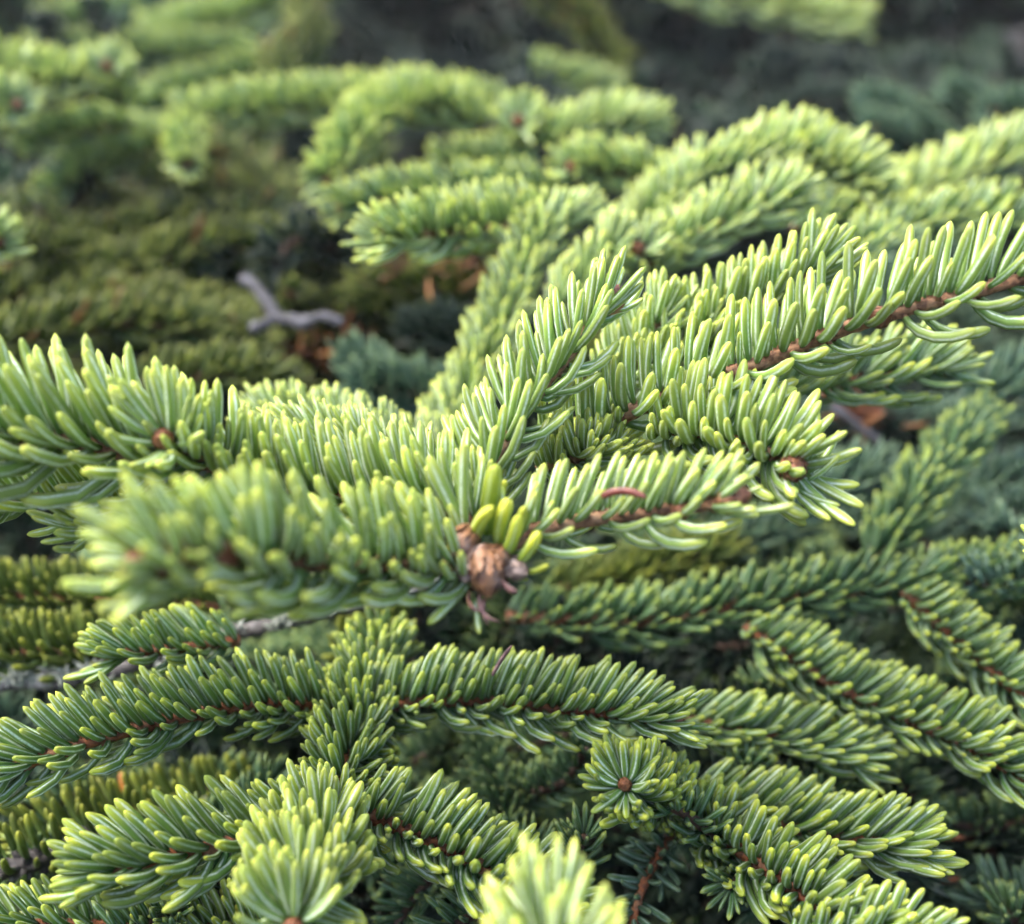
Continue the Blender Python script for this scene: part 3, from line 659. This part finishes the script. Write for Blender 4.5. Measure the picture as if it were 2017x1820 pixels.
soft('dark yellow dotted shoot behind the flat older one', [
    st([(1080, 1160, .385), (1200, 1150, .385), (1330, 1110, .385), (1420, 1080, .385)], L=13, dens=2.2, age='old', upk=.75, bud=0)])

# ------------------------------------------------------------------ dead sticks, lichen, loose needles
def stick(name, label, arms, material, lich=0, cat='stick', lsize=.003):
    r = random.Random(label); root = thing(name, label, cat, P(*arms[0][0][0]))
    org = root.location.copy(); first = None
    for pts, r0, r1 in arms:
        path, tot = smooth_path([P(*p) for p in pts], 0.002)
        path = [p + Vector((r.uniform(-1, 1), r.uniform(-1, 1), r.uniform(-1, 1))) * r0 * 0.0002 for p in path]
        g = Geo(); n = len(path)
        g.tube(path, [lerp(r0, r1, i / (n - 1)) / 1000 * r.uniform(0.85, 1.15) for i in range(n)], 10, jit=0.10, r=r)
        o = link(bpy.data.objects.new('stem', g.mesh('stem', material, org)), root); first = first or o
        for k in range(int(lich)):
            i = r.randrange(n); q = path[i] + Vector((r.uniform(-1, 1), -0.4 * r.random(), r.uniform(-.2, 1))).normalized() * r0 * 0.0008
            lg = Geo()
            for b in range(r.randint(9, 18)):
                d = Vector((r.uniform(-1, 1), r.uniform(-1, .6), r.uniform(-.2, 1))).normalized(); d2 = (d + Vector((r.uniform(-1, 1), r.uniform(-1, 1), r.uniform(-1, 1))) * .8).normalized()
                s = lsize * r.uniform(.5, 1.1)
                lg.tube([q, q + d * s * .5, q + d * s * .5 + d2 * s * .5], [.00035, .00045, .0002], 4)
            link(bpy.data.objects.new('lichen_tuft', lg.mesh('lichen_tuft', M_LICH, org)), first)
    return root
stick('dead_stick', 'dark dead stick grown with pale lichen crossing under the forked branch',
      [([(-80, 1348, .312), (60, 1342, .312), (200, 1325, .312), (330, 1288, .313), (450, 1250, .314), (560, 1225, .315), (680, 1195, .317), (860, 1150, .322)], 2.6, 1.9)], M_DEADB, lich=46, lsize=.0045)
stick('dead_twig', 'grey bare forked dead twig lying in the mossy hollow',
      [([(480, 548, .44), (508, 570, .437), (530, 600, .433), (548, 628, .43)], 2.3, 2.7), ([(548, 628, .43), (590, 636, .427), (630, 626, .425), (675, 634, .424)], 2.9, 2.0), ([(548, 628, .43), (520, 640, .425), (497, 648, .42)], 2.6, 2.3)], M_DEAD)
stick('dead_twig', 'short grey broken stub sticking up from the olive bough', [([(425, 500, .535), (405, 465, .54), (388, 428, .545)], 2.6, 2.0)], M_DEAD)
stick('dead_twig', 'thin grey twig with rust red needles under the soft green sprig', [([(1640, 800, .42), (1690, 840, .415), (1745, 880, .41)], 1.8, 1.5)], M_DEAD)
def loose(name, label, p0, p1, p2, wid, material, sides=8):
    root = P(*p0); g = Geo(); a, b, c = P(*p0), P(*p1), P(*p2); pts = [a.lerp(b, t).lerp(b.lerp(c, t), t) for t in [i / 12 for i in range(13)]]
    g.tube(pts, [wid * (0.75 + .25 * sstep(0, .2, i / 12)) * (1 - .5 * sstep(.8, 1, i / 12)) for i in range(13)], sides, ry=.7)
    o = link(bpy.data.objects.new(name, g.mesh(name, material, root))); o.location = root; o['label'] = label; o['category'] = 'needle'; return o
loose('fallen_needle', 'curved reddish brown dry needle caught on the pale fork shoot', (1187, 978, .2105), (1225, 955, .209), (1272, 980, .2075), .00085, M_BROWN)
loose('fallen_needle', 'dark thin dry needle stuck upright below the bud cluster', (970, 1330, .262), (985, 1300, .262), (1008, 1272, .262), .0006, M_SCALE)
loose('fallen_needle', 'yellowed needle lying in the dark corner', (1850, 1735, .318), (1870, 1738, .317), (1890, 1728, .316), .0009, M_RUST)
loose('fallen_needle', 'second yellowed needle near the splayed side shoot tip', (1862, 1652, .318), (1880, 1648, .317), (1900, 1650, .316), .0010, M_RUST)
def rust_patch(label, cx, cy, d, sx, sy, n, L):
    r = random.Random(label); lst = []; org = P(cx, cy, d)
    for i in range(n):
        b = P(cx + r.gauss(0, sx), cy + r.gauss(0, sy), d + r.uniform(-.02, .03)); d0 = Vector((r.uniform(-1, 1), r.uniform(-1, .3), r.uniform(-.5, 1))).normalized()
        lst.append((needle_matrix(b, d0, (d0 + ZUP * .4).normalized(), L * r.uniform(.7, 1.1)), r.choice(BETAS[:3])))
    o = link(bpy.data.objects.new('dead_needles', joined_needles('dead_needles', lst, M_RUST, TPL_LO, org, r))); o.location = org
    o['kind'] = 'stuff'; o['label'] = label; o['category'] = 'needles'
rust_patch('rust orange dead needles below the grey dead twig', 610, 690, .50, 45, 30, 34, .012)
rust_patch('rust red dead needles around the thin grey twig', 1690, 820, .44, 35, 30, 36, .012)
rust_patch('rust brown dead needles under the blunt fanned sprig', 900, 530, .48, 70, 14, 26, .012)

# ------------------------------------------------------------------ sprays that fill the bush behind, inner ones coloured dark for shade
def spray_proto(seed, age, cheap=True):
    """a flat spray along +X: axis with alternate side twigs; returns (stem mesh, needle mesh)"""
    r = random.Random(seed); g = Geo(); lst = []
    Lx = r.uniform(.13, .19)
    ax = [Vector((t * Lx, math.sin(t * 3 + seed) * .008, -.018 * t * t * r.uniform(.5, 1.5))) for t in [i / 5 for i in range(6)]]
    arms = [ax]
    for i in range(r.randint(5, 7)):
        t = .12 + .13 * i; p = ax[0].lerp(ax[-1], min(.9, t)); sg = 1 if i % 2 else -1; a = sg * math.radians(r.uniform(38, 62)); l = r.uniform(.045, .085) * (1 - .4 * t)
        arms.append([p + Vector((math.cos(a), math.sin(a), r.uniform(-.2, .25))) * l * q for q in (0, .35, .7, 1)])
    for a in arms:
        path, tot = smooth_path(a, .006); g.tube(path, [.0016] * len(path), 5)
        lst += [(m, b) for m, b, _, _ in grow(path, tot, .0135, 1.15, r, rad=.0015, botdrop=.5)]
    return g.mesh('twig', M_TWIGS), joined_needles('needles', lst, NM[age], TPL_XLO, (0, 0, 0), r)
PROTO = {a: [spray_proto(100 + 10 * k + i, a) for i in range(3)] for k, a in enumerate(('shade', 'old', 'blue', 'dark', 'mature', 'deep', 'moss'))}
LAB = {'deep': 'dim green spray showing between the lower shoots', 'moss': 'mossy olive spray feathering the hollow by the grey twig', 'mature': 'dim grey green spray layered on the far slope', 'shade': 'green spray tinted for shade deep inside the bush', 'old': 'shaded olive spray of old needles deep inside the bush',
       'blue': 'shaded bluish spray deep inside the bush', 'dark': 'green spray tinted nearly black for shade deep inside the bush'}
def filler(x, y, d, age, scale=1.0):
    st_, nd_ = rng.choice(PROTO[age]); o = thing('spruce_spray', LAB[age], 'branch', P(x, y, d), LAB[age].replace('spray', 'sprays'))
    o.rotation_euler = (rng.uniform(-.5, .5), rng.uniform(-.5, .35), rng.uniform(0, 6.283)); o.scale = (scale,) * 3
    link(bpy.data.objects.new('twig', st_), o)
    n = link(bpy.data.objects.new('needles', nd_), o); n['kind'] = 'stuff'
def depth_at(y):   # the bush falls away from the viewer as it rises
    return float(np.interp(y, [-300, 0, 250, 500, 750, 1000, 1300, 1600, 2000], [1.35, 1.15, .85, .68, .56, .47, .42, .385, .35]))
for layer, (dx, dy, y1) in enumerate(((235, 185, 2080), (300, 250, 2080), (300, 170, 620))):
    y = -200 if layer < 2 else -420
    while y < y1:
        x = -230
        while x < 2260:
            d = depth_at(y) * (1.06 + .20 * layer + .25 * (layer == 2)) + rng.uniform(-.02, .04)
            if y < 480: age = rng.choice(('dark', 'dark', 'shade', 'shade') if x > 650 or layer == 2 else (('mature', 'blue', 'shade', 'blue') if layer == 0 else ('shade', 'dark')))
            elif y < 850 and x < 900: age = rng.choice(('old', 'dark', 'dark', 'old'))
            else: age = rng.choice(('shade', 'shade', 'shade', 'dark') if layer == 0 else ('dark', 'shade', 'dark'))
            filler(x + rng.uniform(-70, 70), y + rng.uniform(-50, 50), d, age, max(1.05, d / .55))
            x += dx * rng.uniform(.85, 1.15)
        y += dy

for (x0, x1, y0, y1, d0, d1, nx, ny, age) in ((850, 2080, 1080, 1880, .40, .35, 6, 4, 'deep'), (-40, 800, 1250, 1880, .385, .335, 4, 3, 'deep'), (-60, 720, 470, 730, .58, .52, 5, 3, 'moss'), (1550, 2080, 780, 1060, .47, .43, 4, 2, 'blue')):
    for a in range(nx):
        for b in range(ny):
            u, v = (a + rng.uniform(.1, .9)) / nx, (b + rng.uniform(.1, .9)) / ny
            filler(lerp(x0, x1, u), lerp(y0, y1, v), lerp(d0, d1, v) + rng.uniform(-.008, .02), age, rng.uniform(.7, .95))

# ------------------------------------------------------------------ added haze volume, standing in for a veil of lens flare
def build_haze(density):
    x0, x1, y0, y1, z0, z1 = -4, 4, -1.5, 6, -1.0, 1.35
    V = [(x, y, z) for z in (z0, z1) for y in (y0, y1) for x in (x0, x1)]
    F = [(0, 2, 3, 1), (4, 5, 7, 6), (0, 1, 5, 4), (2, 6, 7, 3), (0, 4, 6, 2), (1, 3, 7, 5)]
    m, t, n, l = mat('haze'); pv = N(n, 'VolumePrincipled'); pv.inputs['Color'].default_value = (0.9, 0.94, 1.0, 1); pv.inputs['Density'].default_value = density
    o = N(n, 'OutputMaterial'); l.new(pv.outputs[0], o.inputs['Volume'])
    me = new_mesh('haze', np.array(V), np.arange(6) * 4, np.full(6, 4), np.array(F).ravel(), None, None, (m,))
    ob = link(bpy.data.objects.new('haze', me)); ob['kind'] = 'stuff'; ob['label'] = 'thin added haze standing in for a lens flare veil'
build_haze(0.011)
